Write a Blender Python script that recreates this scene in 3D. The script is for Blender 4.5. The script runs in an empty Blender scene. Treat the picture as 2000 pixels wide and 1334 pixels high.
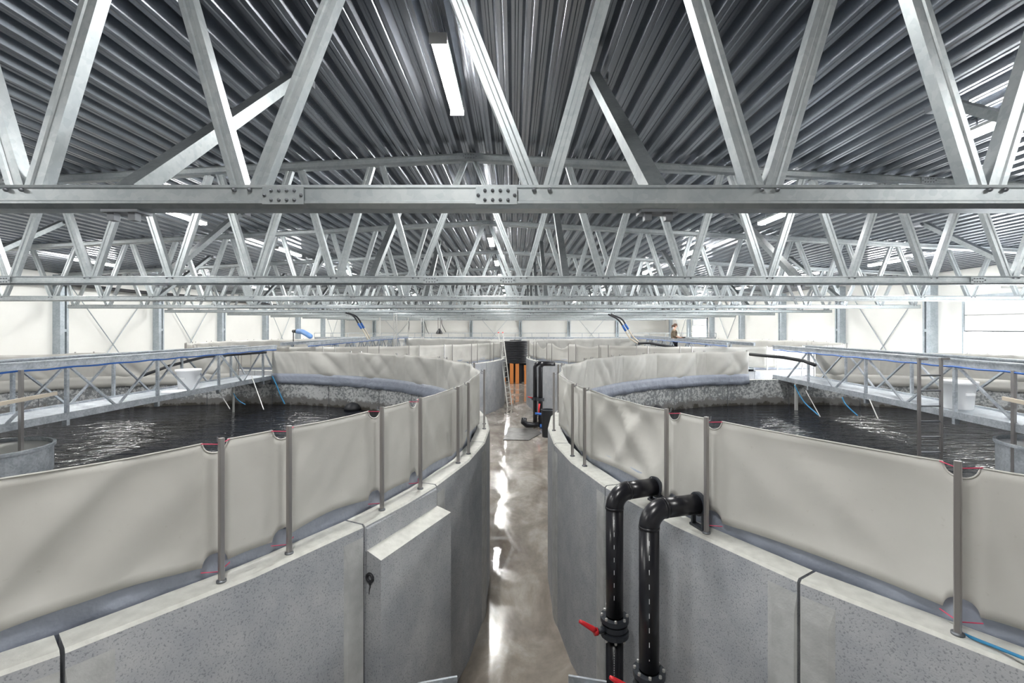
import bpy, math, random
from math import sin, cos, pi, radians as R, sqrt, hypot, atan2, degrees
from mathutils import Vector, Matrix
rnd = random.Random(7)
sc = bpy.context.scene
COL = sc.collection

# ------------------------------------------------------------------ helpers
class MB:
    """collects shapes, then links them as one mesh object"""
    def __init__(s): s.v = []; s.f = []
    def add(s, vs, fs):
        n = len(s.v); s.v += [tuple(v) for v in vs]; s.f += [tuple(i + n for i in f) for f in fs]; return s
    def box(s, x0, x1, y0, y1, z0, z1):
        return s.add([(x0,y0,z0),(x1,y0,z0),(x1,y1,z0),(x0,y1,z0),(x0,y0,z1),(x1,y0,z1),(x1,y1,z1),(x0,y1,z1)],
                     [(0,3,2,1),(4,5,6,7),(0,1,5,4),(1,2,6,5),(2,3,7,6),(3,0,4,7)])
    def beam(s, p, q, prof, up=(0,0,1), closed=True, cap=True):
        """extrude a 2D profile [(side, up)] from p to q"""
        p = Vector(p); q = Vector(q); t = (q-p).normalized(); u = Vector(up)
        a = t.cross(u)
        if a.length < 1e-5: a = t.cross(Vector((0,1,0)))
        a.normalize(); b = a.cross(t).normalized()
        n = len(prof)
        vs = [c + a*x + b*y for c in (p, q) for x, y in prof]
        fs = [(i, (i+1) % n, n+(i+1) % n, n+i) for i in range(n if closed else n-1)]
        if cap and closed: fs += [tuple(range(n-1, -1, -1)), tuple(range(n, 2*n))]
        return s.add(vs, fs)
    def bar(s, p, q, w, h, up=(0,0,1)):
        return s.beam(p, q, [(-w/2,-h/2),(w/2,-h/2),(w/2,h/2),(-w/2,h/2)], up)
    def rod(s, p, q, r, n=8):
        return s.beam(p, q, [(r*cos(2*pi*i/n), r*sin(2*pi*i/n)) for i in range(n)])
    def tube(s, pts, r, n=8, cap=True):
        pts = [Vector(p) for p in pts]; rings = []; vs = []
        ref = Vector((0,0,1))
        t0 = (pts[1]-pts[0]).normalized()
        if abs(t0.dot(ref)) > .95: ref = Vector((1,0,0))
        a = t0.cross(ref).normalized()
        for i, p in enumerate(pts):
            t = (pts[min(i+1, len(pts)-1)] - pts[max(i-1, 0)]).normalized()
            a = (a - t*a.dot(t)).normalized(); b = t.cross(a)
            rr = r[i] if isinstance(r, (list, tuple)) else r
            vs += [p + a*(rr*cos(2*pi*k/n)) + b*(rr*sin(2*pi*k/n)) for k in range(n)]
        m = len(pts)
        fs = [(i*n+k, i*n+(k+1) % n, (i+1)*n+(k+1) % n, (i+1)*n+k) for i in range(m-1) for k in range(n)]
        if cap: fs += [tuple(range(n-1, -1, -1)), tuple((m-1)*n+k for k in range(n))]
        return s.add(vs, fs)
    def lathe(s, prof, c=(0,0,0), n=24, a0=0, a1=2*pi):
        """profile [(r, z)] turned about a vertical axis through c"""
        full = abs(a1-a0-2*pi) < 1e-6; k = n if full else n+1
        vs = [(c[0]+r*cos(a0+(a1-a0)*i/n), c[1]+r*sin(a0+(a1-a0)*i/n), c[2]+z) for i in range(k) for r, z in prof]
        m = len(prof)
        fs = [(i*m+j, ((i+1) % k)*m+j, ((i+1) % k)*m+j+1, i*m+j+1) for i in range(n) for j in range(m-1)]
        return s.add(vs, fs)
    def prism(s, poly, z0, z1):
        n = len(poly)
        return s.add([(x,y,z0) for x,y in poly]+[(x,y,z1) for x,y in poly],
                     [(i,(i+1) % n,n+(i+1) % n,n+i) for i in range(n)]+[tuple(range(n-1,-1,-1)), tuple(range(n,2*n))])
    def mesh(s, name, mat, smooth=False):
        me = bpy.data.meshes.new(name); me.from_pydata(s.v, [], s.f); me.update()
        if mat: me.materials.append(mat)
        if smooth: me.polygons.foreach_set('use_smooth', [True]*len(me.polygons))
        return me
    def build(s, name, mat, parent=None, smooth=False, bevel=0, auto=None):
        return link(name, s.mesh(name, mat, smooth), parent, bevel)

def link(name, me, parent=None, bevel=0):
    o = bpy.data.objects.new(name, me); COL.objects.link(o)
    if parent: o.parent = parent
    if bevel:
        m = o.modifiers.new('bevel', 'BEVEL'); m.width = bevel; m.segments = 2; m.limit_method = 'ANGLE'; m.angle_limit = R(40)
    return o
def tag(o, label=None, cat=None, group=None, kind=None):
    if label: o['label'] = label
    if cat: o['category'] = cat
    if group: o['group'] = group
    if kind: o['kind'] = kind
    return o
def thing(name, label, cat, loc=(0,0,0), rz=0, group=None):
    o = bpy.data.objects.new(name, None); COL.objects.link(o); o.location = loc; o.rotation_euler = (0,0,rz)
    o.empty_display_size = .2
    return tag(o, label, cat, group)
def copy_tree(o, parent=None):
    c = o.copy(); COL.objects.link(c)
    if parent: c.parent = parent
    for ch in list(o.children): copy_tree(ch, c)
    return c
ORD = ['first','second','third','fourth','fifth','sixth','seventh','eighth','ninth','tenth','eleventh','twelfth']
def nearest(k): return 'nearest to the camera' if k == 0 else ORD[k]+' from the camera'

# ------------------------------------------------------------------ materials
def newmat(name):
    m = bpy.data.materials.new(name); m.use_nodes = True
    nt = m.node_tree; b = nt.nodes['Principled BSDF']; return m, nt, b
def node(nt, t, **kw):
    n = nt.nodes.new(t)
    for k, v in kw.items():
        if k in n.inputs.keys() if isinstance(k, str) else False: n.inputs[k].default_value = v
        else: setattr(n, k, v)
    return n
def simple(name, col, rough=.5, metal=0, spec=None, emit=None, bump=None, var=0, vscale=6):
    m, nt, b = newmat(name)
    b.inputs['Base Color'].default_value = (*col, 1); b.inputs['Roughness'].default_value = rough
    b.inputs['Metallic'].default_value = metal
    if spec is not None: b.inputs['Specular IOR Level'].default_value = spec
    if emit: b.inputs['Emission Color'].default_value = (*emit[0], 1); b.inputs['Emission Strength'].default_value = emit[1]
    tc = nt.nodes.new('ShaderNodeTexCoord')
    if var:
        n = nt.nodes.new('ShaderNodeTexNoise'); n.inputs['Scale'].default_value = vscale; n.inputs['Detail'].default_value = 5
        nt.links.new(tc.outputs['Object'], n.inputs['Vector'])
        r = nt.nodes.new('ShaderNodeMapRange'); r.inputs['From Min'].default_value = .3; r.inputs['From Max'].default_value = .7
        r.inputs['To Min'].default_value = 1-var; r.inputs['To Max'].default_value = 1+var
        mx = nt.nodes.new('ShaderNodeVectorMath'); mx.operation = 'SCALE'; mx.inputs[0].default_value = col
        nt.links.new(n.outputs['Fac'], r.inputs['Value']); nt.links.new(r.outputs[0], mx.inputs['Scale']); nt.links.new(mx.outputs[0], b.inputs['Base Color'])
    if bump:
        n = nt.nodes.new('ShaderNodeTexNoise'); n.inputs['Scale'].default_value = bump[0]; n.inputs['Detail'].default_value = 4
        nt.links.new(tc.outputs['Object'], n.inputs['Vector'])
        bp = nt.nodes.new('ShaderNodeBump'); bp.inputs['Strength'].default_value = bump[1]; bp.inputs['Distance'].default_value = bump[2]
        nt.links.new(n.outputs['Fac'], bp.inputs['Height']); nt.links.new(bp.outputs[0], b.inputs['Normal'])
    return m
def ramp(nt, src, stops):
    r = nt.nodes.new('ShaderNodeValToRGB'); e = r.color_ramp.elements
    while len(e) < len(stops): e.new(.5)
    for i, (p, c) in enumerate(stops):
        e[i].position = p; e[i].color = (*c, 1) if len(c) == 3 else c
    nt.links.new(src, r.inputs['Fac']); return r
def mixc(nt, fac, a, b, mode='MIX'):
    m = nt.nodes.new('ShaderNodeMix'); m.data_type = 'RGBA'; m.blend_type = mode
    for sock, v in ((m.inputs[0], fac), (m.inputs[6], a), (m.inputs[7], b)):
        if isinstance(v, (int, float)): sock.default_value = v
        elif isinstance(v, tuple): sock.default_value = (*v, 1) if len(v) == 3 else v
        else: nt.links.new(v, sock)
    return m.outputs[2]
def noise(nt, vec, scale, detail=4, rough=.55, dist=0):
    n = nt.nodes.new('ShaderNodeTexNoise'); n.inputs['Scale'].default_value = scale; n.inputs['Detail'].default_value = detail
    n.inputs['Roughness'].default_value = rough; n.inputs['Distortion'].default_value = dist
    if vec: nt.links.new(vec, n.inputs['Vector'])
    return n.outputs['Fac']
def mapping(nt, scale=(1,1,1), kind='Object'):
    tc = nt.nodes.new('ShaderNodeTexCoord'); mp = nt.nodes.new('ShaderNodeMapping'); mp.inputs['Scale'].default_value = scale
    nt.links.new(tc.outputs[kind], mp.inputs['Vector']); return mp.outputs[0]
def bump(nt, b, h, strength, dist):
    bp = nt.nodes.new('ShaderNodeBump'); bp.inputs['Strength'].default_value = strength; bp.inputs['Distance'].default_value = dist
    nt.links.new(h, bp.inputs['Height']); nt.links.new(bp.outputs[0], b.inputs['Normal'])

def galvanised(name, c0, c1, rough=.42, metal=.75, scale=14):
    m, nt, b = newmat(name); v = mapping(nt)
    vo = nt.nodes.new('ShaderNodeTexVoronoi'); vo.inputs['Scale'].default_value = scale*3; nt.links.new(v, vo.inputs['Vector'])
    sep = nt.nodes.new('ShaderNodeSeparateColor'); nt.links.new(vo.outputs['Color'], sep.inputs[0])
    n = noise(nt, v, scale*.35, 5)
    ad = nt.nodes.new('ShaderNodeMath'); ad.operation = 'MULTIPLY_ADD'; ad.inputs[1].default_value = .25
    nt.links.new(sep.outputs[0], ad.inputs[0]); nt.links.new(n, ad.inputs[2])
    r = ramp(nt, ad.outputs[0], [(.35, c0), (.85, c1)]); nt.links.new(r.outputs[0], b.inputs['Base Color'])
    b.inputs['Metallic'].default_value = metal; b.inputs['Roughness'].default_value = rough
    return m
M = {}
M['truss'] = galvanised('galvanised_truss_steel', (.33,.365,.385), (.46,.49,.50), .42, .6, 8)
M['bridge'] = galvanised('galvanised_bridge_steel', (.30,.33,.37), (.55,.59,.63), .5, .55, 12)
M['column'] = galvanised('galvanised_column_steel', (.33,.38,.42), (.48,.53,.57), .5, .5, 6)
M['post'] = simple('stainless_post', (.40,.385,.38), .3, .8)
M['strut'] = galvanised('galvanised_strut_steel', (.17,.19,.20), (.26,.28,.29), .45, .5, 8)
M['bolt'] = simple('bolt_steel', (.22,.23,.25), .4, .8)
M['lampbody'] = simple('lamp_grey', (.5,.5,.5), .4, .2)
M['glow'] = simple('lamp_diffuser', (.9,.9,.9), .4, emit=((1.0,.995,.965), 50))
M['wall'] = simple('white_wall_panel', (.80,.80,.77), .55, var=.02, vscale=1)
M['whitesteel'] = simple('white_painted_steel', (.78,.80,.80), .4)
M['dark'] = simple('dark_rubber', (.018,.019,.024), .5)

M['pipe'] = simple('black_pipe_plastic', (.012,.012,.016), .28, bump=(30,.05,.01))
M['flange'] = simple('dark_flange_plastic', (.035,.04,.05), .45)
M['red'] = simple('red_plastic', (.75,.03,.04), .35)
M['redstring'] = simple('red_string', (.6,.05,.12), .6)
M['blue'] = simple('blue_plastic', (.03,.13,.45), .4)
M['bluerope'] = simple('blue_rope', (.03,.22,.42), .6)
M['paleblue'] = simple('pale_blue_tube', (.16,.32,.65), .5)
M['orange'] = simple('orange_board', (.75,.27,.07), .5)
M['plastic'] = simple('white_bucket_plastic', (.82,.83,.85), .35)
M['alu'] = simple('aluminium', (.62,.62,.6), .4, .6)
M['copper'] = simple('beige_hose', (.62,.55,.45), .5)
M['seam'] = simple('joint_sealant', (.03,.03,.035), .8)
M['skin'] = simple('skin', (.62,.38,.29), .5)
M['hair'] = simple('brown_hair', (.10,.05,.03), .6)
M['shirt'] = simple('brown_knit', (.13,.10,.07), .9, bump=(60,.4,.01))
M['trousers'] = simple('black_trousers', (.012,.013,.02), .8)
M['mat'] = simple('dark_floor_plate', (.10,.095,.09), .35, var=.5, vscale=4)

def fabric():
    m, nt, b = newmat('grey_beige_tarpaulin'); v = mapping(nt)
    n1 = noise(nt, v, 1.3, 6); n2 = noise(nt, v, 26, 4)
    r = ramp(nt, n1, [(.3, (.475,.468,.44)), (.7, (.55,.542,.512))])
    r2 = ramp(nt, n2, [(.66, (1,1,1)), (.76, (.80,.79,.76))])
    nt.links.new(mixc(nt, .45, r.outputs[0], r2.outputs[0], 'MULTIPLY'), b.inputs['Base Color'])
    b.inputs['Roughness'].default_value = .48; b.inputs['Specular IOR Level'].default_value = .35
    mv = mapping(nt, (1,1,1)); h = noise(nt, mv, 1.6, 2, .45)
    bump(nt, b, h, .5, .08)
    return m
M['fabric'] = fabric()
M['skirt'] = simple('blue_grey_skirt', (.30,.33,.40), .38, bump=(5,.6,.05), var=.06)

def concrete(name, inner=False, water=0):
    m, nt, b = newmat(name); v = mapping(nt)
    big = noise(nt, v, .9, 6, .6); mid = noise(nt, v, 5, 6, .6); fine = noise(nt, v, 80, 2, .55)
    r = ramp(nt, big, [(.3, (.345,.365,.395)), (.52, (.44,.455,.48)), (.72, (.53,.54,.55))])
    r2 = ramp(nt, mid, [(.3, (.86,.87,.89)), (.7, (1.06,1.05,1.04))])
    c = mixc(nt, 1.0, r.outputs[0], r2.outputs[0], 'MULTIPLY')
    pits = ramp(nt, fine, [(.36, (.40,.41,.43)), (.43, (1,1,1))])
    c = mixc(nt, .6, c, pits.outputs[0], 'MULTIPLY')
    if inner:                       # mottled limewash wear and the dark tide band above the water
        sp = nt.nodes.new('ShaderNodeSeparateXYZ'); tc = nt.nodes.new('ShaderNodeTexCoord'); nt.links.new(tc.outputs['Object'], sp.inputs[0])
        blot = noise(nt, v, 13, 8, .75)
        patch = noise(nt, v, .55, 2)
        ad = nt.nodes.new('ShaderNodeMath'); ad.operation = 'MULTIPLY_ADD'; ad.inputs[1].default_value = .35
        nt.links.new(patch, ad.inputs[0]); nt.links.new(blot, ad.inputs[2])
        st = ramp(nt, ad.outputs[0], [(.64, (.14,.15,.155)), (.70, (.52,.53,.53))])
        c = mixc(nt, .8, c, st.outputs[0])
        wob = nt.nodes.new('ShaderNodeMath'); wob.operation = 'MULTIPLY_ADD'; wob.inputs[1].default_value = -.5
        nt.links.new(mid, wob.inputs[0]); nt.links.new(sp.outputs[2], wob.inputs[2])
        tide = ramp(nt, wob.outputs[0], [(.0, (1,1,1)), (1, (1,1,1))])
        mr = nt.nodes.new('ShaderNodeMapRange'); mr.inputs['From Min'].default_value = 1.66; mr.inputs['From Max'].default_value = 1.76
        nt.links.new(wob.outputs[0], mr.inputs['Value'])
        c = mixc(nt, mr.outputs[0], (.17,.165,.16), c)
        mr2 = nt.nodes.new('ShaderNodeMapRange'); mr2.inputs['From Min'].default_value = 1.50; mr2.inputs['From Max'].default_value = 1.56
        nt.links.new(wob.outputs[0], mr2.inputs['Value'])
        c = mixc(nt, mr2.outputs[0], (.05,.045,.035), c)
    nt.links.new(c, b.inputs['Base Color']); b.inputs['Roughness'].default_value = .72
    bump(nt, b, fine, .15, .01)
    return m
M['concrete'] = concrete('precast_concrete'); M['inner'] = concrete('stained_inner_concrete', True)
M['rim'] = simple('pale_concrete_rim', (.60,.60,.565), .75, var=.10, vscale=14, bump=(60,.2,.01))
M['strip'] = simple('pale_joint_concrete', (.45,.458,.455), .75, var=.12, vscale=9, bump=(60,.2,.01))

def water():
    m, nt, b = newmat('dark_rippled_water')
    b.inputs['Base Color'].default_value = (.012,.014,.02,1); b.inputs['Roughness'].default_value = .05; b.inputs['IOR'].default_value = 1.33
    v = mapping(nt, (.55,1.5,1))
    n1 = noise(nt, v, 2.6, 3, .5, .6); n2 = noise(nt, v, 8, 3, .6, .3)
    ad = nt.nodes.new('ShaderNodeMath'); ad.operation = 'MULTIPLY_ADD'; ad.inputs[1].default_value = .3
    nt.links.new(n2, ad.inputs[0]); nt.links.new(n1, ad.inputs[2])
    bump(nt, b, ad.outputs[0], .8, .10)
    return m
M['water'] = water()

def floor_mat():
    m, nt, b = newmat('wet_concrete_floor'); v = mapping(nt, (1,.55,1))
    n1 = noise(nt, v, 1.1, 6, .62, .5); n2 = noise(nt, v, 7, 5, .6)
    r = ramp(nt, n1, [(.30, (.17,.14,.115)), (.5, (.30,.265,.23)), (.68, (.50,.465,.425))])
    r2 = ramp(nt, n2, [(.3, (.88,.88,.88)), (.7, (1.06,1.06,1.05))])
    nt.links.new(mixc(nt, 1, r.outputs[0], r2.outputs[0], 'MULTIPLY'), b.inputs['Base Color'])
    n3 = noise(nt, mapping(nt, (1,.35,1)), .9, 4, .6, .8)
    rr = ramp(nt, n3, [(.46, (.025,)*3), (.55, (.18,)*3), (.75, (.42,)*3)])
    nt.links.new(rr.outputs[0], b.inputs['Roughness'])
    b.inputs['IOR'].default_value = 1.5
    b.inputs['Coat Weight'].default_value = .12; b.inputs['Coat Roughness'].default_value = .05
    n4 = noise(nt, v, 16, 3); bump(nt, b, n4, .05, .01)
    return m
M['floor'] = floor_mat()

def roof_mat():
    m, nt, b = newmat('galvanised_roof_deck'); v = mapping(nt, (1,.12,1))
    n1 = noise(nt, v, 3, 5, .6)
    r = ramp(nt, n1, [(.3, (.25,.27,.30)), (.7, (.34,.36,.395))]); nt.links.new(r.outputs[0], b.inputs['Base Color'])
    b.inputs['Metallic'].default_value = .92
    b.inputs['Roughness'].default_value = .27
    return m
M['roof'] = roof_mat()

# ------------------------------------------------------------------ measures
CAMZ = 4.19
RIDGE = -.86; HALF = 19.3; WL, WR = RIDGE-HALF-.3, RIDGE+HALF+.4      # walls
Y0, Y1 = -9.0, 60.4
APEX = 7.55; SL = .0528
BAY = 6.0; D1 = 3.64
def ztop(x): return APEX - SL*abs(x-RIDGE)
NTR = 10
TY = [3.52]+[9.62+BAY*k for k in range(NTR-1)]
RIM = 2.52
WATER = 1.72

# ------------------------------------------------------------------ setting
tag(MB().box(WL-2, WR+2, Y0-1, Y1+1, -.1, 0).build('floor', M['floor']), kind='structure')

def roof():
    m = MB(); pitch = .335
    # profile across X: (offset, height); lower flange grooved
    pr = [(0,0),(.045,0),(.055,.012),(.065,.012),(.075,0),(.12,0),(.165,.13),(.205,.13),(.214,.118),(.240,.118),(.249,.13),(.29,.13)]
    pts = []
    x = RIDGE-HALF-.8
    while x < RIDGE+HALF+.9:
        for dx, dz in pr: pts.append((x+dx, ztop(x+dx)+.095+dz))
        x += pitch
    n = len(pts)
    ys = [Y0-.2]+[t for t in TY]+[Y1+.2]
    vs = [(px, y, pz) for y in (ys[0], ys[-1]) for px, pz in pts]
    fs = [(i, i+1, n+i+1, n+i) for i in range(n-1)]
    m.add(vs, fs)
    return m
tag(roof().build('ceiling', M['roof']), kind='structure')

def wall_with_holes(name, x0, x1, y0, y1, holes, ztopw=8.4):
    """wall in the YZ plane, holes (ya, yb, za, zb)"""
    m = MB(); ys = sorted({y0, y1, *[h[0] for h in holes], *[h[1] for h in holes]})
    for a, b in zip(ys, ys[1:]):
        hh = [h for h in holes if h[0] <= a+1e-6 and h[1] >= b-1e-6]
        if not hh: m.box(x0, x1, a, b, 0, ztopw)
        else:
            h = hh[0]
            if h[2] > 0: m.box(x0, x1, a, b, 0, h[2])
            m.box(x0, x1, a, b, h[3], ztopw)
    return tag(m.build(name, M['wall']), kind='structure')
wall_with_holes('wall_left', WL-.2, WL, Y0, Y1, [])
HOLES = [(16.3, 20.2, 0, 4.05), (30.0, 33.1, 0, 3.0), (47.2, 50.8, 0, 5.0)]
HOLES.append((10.0, 14.6, 0, 4.05))
wall_with_holes('wall_right', WR, WR+.2, Y0, Y1, HOLES)
tag(MB().box(WL-.2, WR+.2, Y1, Y1+.2, 0, 8.6).build('wall_far', M['wall']), kind='structure')
tag(MB().box(WL-.2, WR+.2, Y0-.2, Y0, 0, 8.6).build('wall_back', M['wall']), kind='structure')
# right wall loading doors: raised sectional door with frame and seams
def sectional(n, ya, yb, z0, z1):
    d = MB()
    k = max(1, round((z1-z0)/.6)); hh = (z1-z0)/k
    for i in range(k): d.box(WR-.10, WR-.03, ya, yb, z0+i*hh+.012, z0+(i+1)*hh-.012)
    o = tag(d.build('door_%d' % n, M['whitesteel']), kind='structure')
    f = MB()
    for y in (ya-.09, yb+.01): f.box(WR-.14, WR-.0, y, y+.08, 0, z1+.15)
    f.box(WR-.14, WR, ya-.09, yb+.09, z1+.02, z1+.16)
    f.build('frame', M['column'], o)
    s = MB().box(WR-.105, WR-.02, ya, yb, z0-.03, z0+.012)
    s.build('bottom_seal', M['dark'], o)
    t = MB()
    for y in (ya-.06, yb+.02): t.bar((WR-.12, y, z1+.1), (WR-2.6, y, z1+.18), .05, .08)
    t.build('track', M['alu'], o)
    return o
sectional(1, 16.3, 20.2, 4.05, 5.35)
sectional(4, 10.0, 14.6, 4.05, 5.35)
sectional(2, 47.2, 50.8, 4.4, 5.0)
sectional(3, 30.0, 33.1, 2.35, 3.0)

# ------------------------------------------------------------------ roof trusses
BN = [1.06+1.61*k for k in range(11)]; BN_END = 18.66
TN = [0]+[1.85+1.61*k for k in range(11)]
ZB = 5.12
def chan(w, h, lip=.02, t=.008):
    return [(-w/2,-h/2),(w/2,-h/2),(w/2,h/2),(-w/2,h/2)]
# chord section (side = depth in Y, up = height): face toward camera bowed with rolled edges
def chord_prof(h, d, sgn=1):
    # profile in (a, b): a = toward camera is negative Y -> beam along +X has a = t x up = -Y
    return [(d/2-.012, h/2), (d/2-.045, h/2+.006), (-d/2, h/2), (-d/2, h/2-.03), (-d/2, -h/2+.03), (-d/2, -h/2),
            (d/2-.03, -h/2), (d/2+.004, -h/2+.03), (d/2+.004, -h/2+.045), (d/2-.012, -h/2+.055), (d/2-.012, h/2-.03), (d/2-.002, h/2-.022)]
def diag_mesh(dx, dz, w, d, name):
    # boxy rolled section with a shallow groove down the face that looks along Y
    pr = [(-w/2,-d/2),(w/2,-d/2),(w/2,d/2),(w*.2,d/2),(w*.12,d/2-.012),(-w*.12,d/2-.012),(-w*.2,d/2),(-w/2,d/2)]
    return MB().beam((0,0,0), (dx,0,dz), pr, up=(0,-1,0)).mesh(name, M['truss'])
bolt_me = MB().lathe([(0,.022),(.011,.018),(.017,.008),(.018,0),(.018,-.004)], n=10).mesh('bolt', M['bolt'], True)
def bolt(p, parent, s=1):
    o = link('bolt', bolt_me, parent); o.location = p; o.rotation_euler = (R(90),0,0); o.scale = (s,s,s); return o
def splice(x, z, parent, w=.29, h=.125, y=-.105, tilt=0, bolts=True):
    p = MB().box(-w/2, w/2, 0, .012, -h/2, h/2)
    o = p.build('splice_plate', M['truss'], parent); o.location = (x, y, z); o.rotation_euler = (0, tilt, 0)
    if bolts:
        for i in range(4):
            for s in (-1, 1): bolt((-.081+.054*i, -.002, .033*s), o, .72)
        bolt((-.128,-.002,0), o, .72); bolt((.128,-.002,0), o, .72)
    return o
def make_truss():
    t = thing('roof_truss', '', 'roof truss', (0, TY[0], 0))
    CH = .165; CD = .17
    MB().beam((-18.9,0,0), (18.9,0,0), chord_prof(CH, CD)).build('bottom_chord', M['truss'], t).location = (RIDGE,0,ZB)
    for s in (-1, 1):
        a = Vector((RIDGE, 0, APEX)); b = Vector((RIDGE+s*HALF, 0, ztop(RIDGE+s*HALF)))
        p, q = (b, a) if s < 0 else (a, b)
        MB().beam(p, q, chord_prof(.15, .16)).build('top_chord', M['truss'], t)
    # diagonals, one mesh datablock per kind
    for s in (-1, 1):
        for k, bx in enumerate(BN+[BN_END]):
            inner = TN[k] if k < len(TN) else None
            outer = TN[k+1] if k+1 < len(TN) else 19.15
            if k == 11: inner = TN[11]; outer = 19.15
            for tx, off in ((inner, -.055), (outer, .055)):
                if tx is None: continue
                w = .105 if k < 1 else .125
                if k > 6: w = .11
                x0 = RIDGE+s*(bx+off); x1 = RIDGE+s*(tx - off*1.9)
                z1 = ztop(x1)-.06
                me = diag_mesh(x1-x0, z1-(ZB+.05), w, .10, 'diagonal')
                o = link('diagonal', me, t); o.location = (x0, .035, ZB+.05)
                for zz, xx in ((ZB+.045, x0),):
                    if s < 2: bolt((xx, -.085, zz), t, .9)
    return t
t0 = make_truss()
for x in (-1.62, -.12, 9.1, -10.0): splice(x, ZB, t0)

cap = splice(RIDGE, APEX+.0, t0, .5, .12, -.1); 
for sx in (-9.0, 9.0): splice(RIDGE+sx, ztop(RIDGE+sx), t0, .3, .11, -.1)
trusses = [t0]
for k in range(1, NTR): trusses.append(copy_tree(t0))
for k, t in enumerate(trusses):
    t.location = (0, TY[k], 0)
    tag(t, 'galvanised steel lattice roof truss spanning the hall, '+nearest(k), 'roof truss', 'roof trusses across the hall')

# fly braces from the bottom chord back up to the deck
def make_brace():
    o = thing('truss_brace', '', 'steel strut')
    MB().bar((0,.03,ZB+.06), (0,2.75,7.42), .135, .12, up=(0,-.6,.8)).build('strut', M['strut'], o)
    m = MB().box(-.17,.17,2.68,2.95,7.36,7.375).box(-.17,-.155,2.68,2.95,7.36,7.46).box(.155,.17,2.68,2.95,7.36,7.46)
    m.build('top_bracket', M['bolt'], o)
    m = MB().box(-.13,.13,-.06,.09,ZB-.105,ZB-.085).box(-.10,-.05,-.04,.02,ZB-.16,ZB-.1).box(.05,.10,-.04,.02,ZB-.16,ZB-.1)
    m.build('foot_clamp', M['bolt'], o)
    return o
b0 = make_brace(); first = True
side_names = {-6.1:'left of the ridge, outer one', -1.95:'just left of the ridge', 1.9:'just right of the ridge', 6.5:'right of the ridge, middle one', 11.3:'far right, outer one', -10.6:'far left, outer one'}
for k in range(NTR-1):
    for dx in (-10.6, -6.1, -1.95, 1.9, 6.5, 11.3):
        if k == 0 and abs(dx) > 7: continue
        o = b0 if first else copy_tree(b0); first = False
        drop = SL*abs(dx)
        o.location = (RIDGE+dx, TY[k], 0)
        o.scale = (1,1,1)
        # shorten for the lower roof away from the ridge by leaning the strut
        if drop > .15:
            o.scale = (1, 1, (7.46-drop-ZB)/(7.46-ZB)); o.location.z = ZB*(1-o.scale[2])
        tag(o, 'sloping steel strut %s, on the truss %s' % (side_names[dx], nearest(k)), 'steel strut', 'sloping struts between trusses and roof')

# ------------------------------------------------------------------ lamps
def make_lamp():
    o = thing('fluorescent_lamp', '', 'lamp')
    MB().box(-.10,.10,-.94,.94,-.02,.03).build('housing', M['lampbody'], o, bevel=.008)
    pr = [(-.09,-.02),(-.083,-.06),(-.05,-.085),(.05,-.085),(.083,-.06),(.09,-.02)]
    MB().beam((0,-.92,0),(0,.92,0), pr).build('diffuser', M['glow'], o)
    for s in (-1,1):
        MB().box(-.103,.103,s*.94-.012,s*.94+.012,-.09,.032).build('end_cap', M['lampbody'], o)
        h = MB().rod((0,s*.7,.03),(0,s*.7,.17),.012,6); h.box(-.035,.035,s*.7-.05,s*.7+.05,.165,.175); h.build('hanger', M['bolt'], o)
    return o
l0 = make_lamp(); first = True
rows = {0:'ridge row', -7.7:'row left of the ridge', 7.7:'row right of the ridge', -15.1:'outermost left row', 15.1:'outermost right row'}
yl = [.5, 6.48]+[6.48+6*k for k in range(1, 9)]
for dx in (0, -7.7, 7.7, -15.1, 15.1):
    k = 0
    for y in yl:
        z = ztop(RIDGE+dx)-.035
        seen = y > 5 and (dx == 0 or y > 5 if abs(dx) < 8 else y > 11)
        o = l0 if first else copy_tree(l0); first = False
        o.location = (RIDGE+dx, y, z)
        if y < 1: tag(o, 'long fluorescent lamp of the %s, behind the nearest truss' % rows[dx], 'lamp', 'fluorescent lamps under the roof')
        else:
            tag(o, 'lit white fluorescent lamp in the %s, %s' % (rows[dx], nearest(k)), 'lamp', 'fluorescent lamps under the roof'); k += 1

# ------------------------------------------------------------------ wall columns and rods
def column_mesh(h):
    # battened pair: a folded box and a thin strip beyond a slot
    m = MB().box(-.34,0,0,.22,0,h); m.box(-.34,0,.32,.42,0,h); m.box(-.34,-.30,.22,.32,0,h)
    return m
cbody = column_mesh(6.55).mesh('shaft', M['column'])
cb = MB()
for z in (1.2, 2.6, 4.0, 5.4): cb.box(-.08,-.005,.215,.325,z,z+.13)
cbat = cb.mesh('batten', M['column'])
cbase = MB().box(-.4,.0,-.08,.5,0,.03).mesh('base_plate', M['column'])
for side, nm in ((-1,'left'), (1,'right')):
    for k in range(2, NTR):
        o = thing('wall_column', 'grey steel column on the %s wall, %s' % (nm, nearest(k-2)), 'steel column', group='columns along the %s wall' % nm)
        link('shaft', cbody, o); link('batten', cbat, o); link('base_plate', cbase, o)
        o.location = ((WL+.345) if side < 0 else (WR-.005), TY[k]-.04, 0)
        if side > 0: o.location.x = WR-.345; o.scale = (-1,1,1)
for k, x in enumerate((-17.3,-11.3,-5.3,.8,6.8,12.8)):
    o = thing('wall_column', 'narrow grey steel column on the far end wall, %s from the left' % ORD[k], 'steel column', group='columns along the far wall')
    MB().box(-.13,.0,-.3,0,0,7.1).box(.1,.22,-.3,0,0,7.1).build('shaft', M['column'], o)
    m = MB()
    for z in (1.5,3.2,4.9): m.box(-.0,.1,-.29,-.25,z,z+.15)
    m.build('batten', M['column'], o)
    o.location = (x, Y1, 0)
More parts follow.
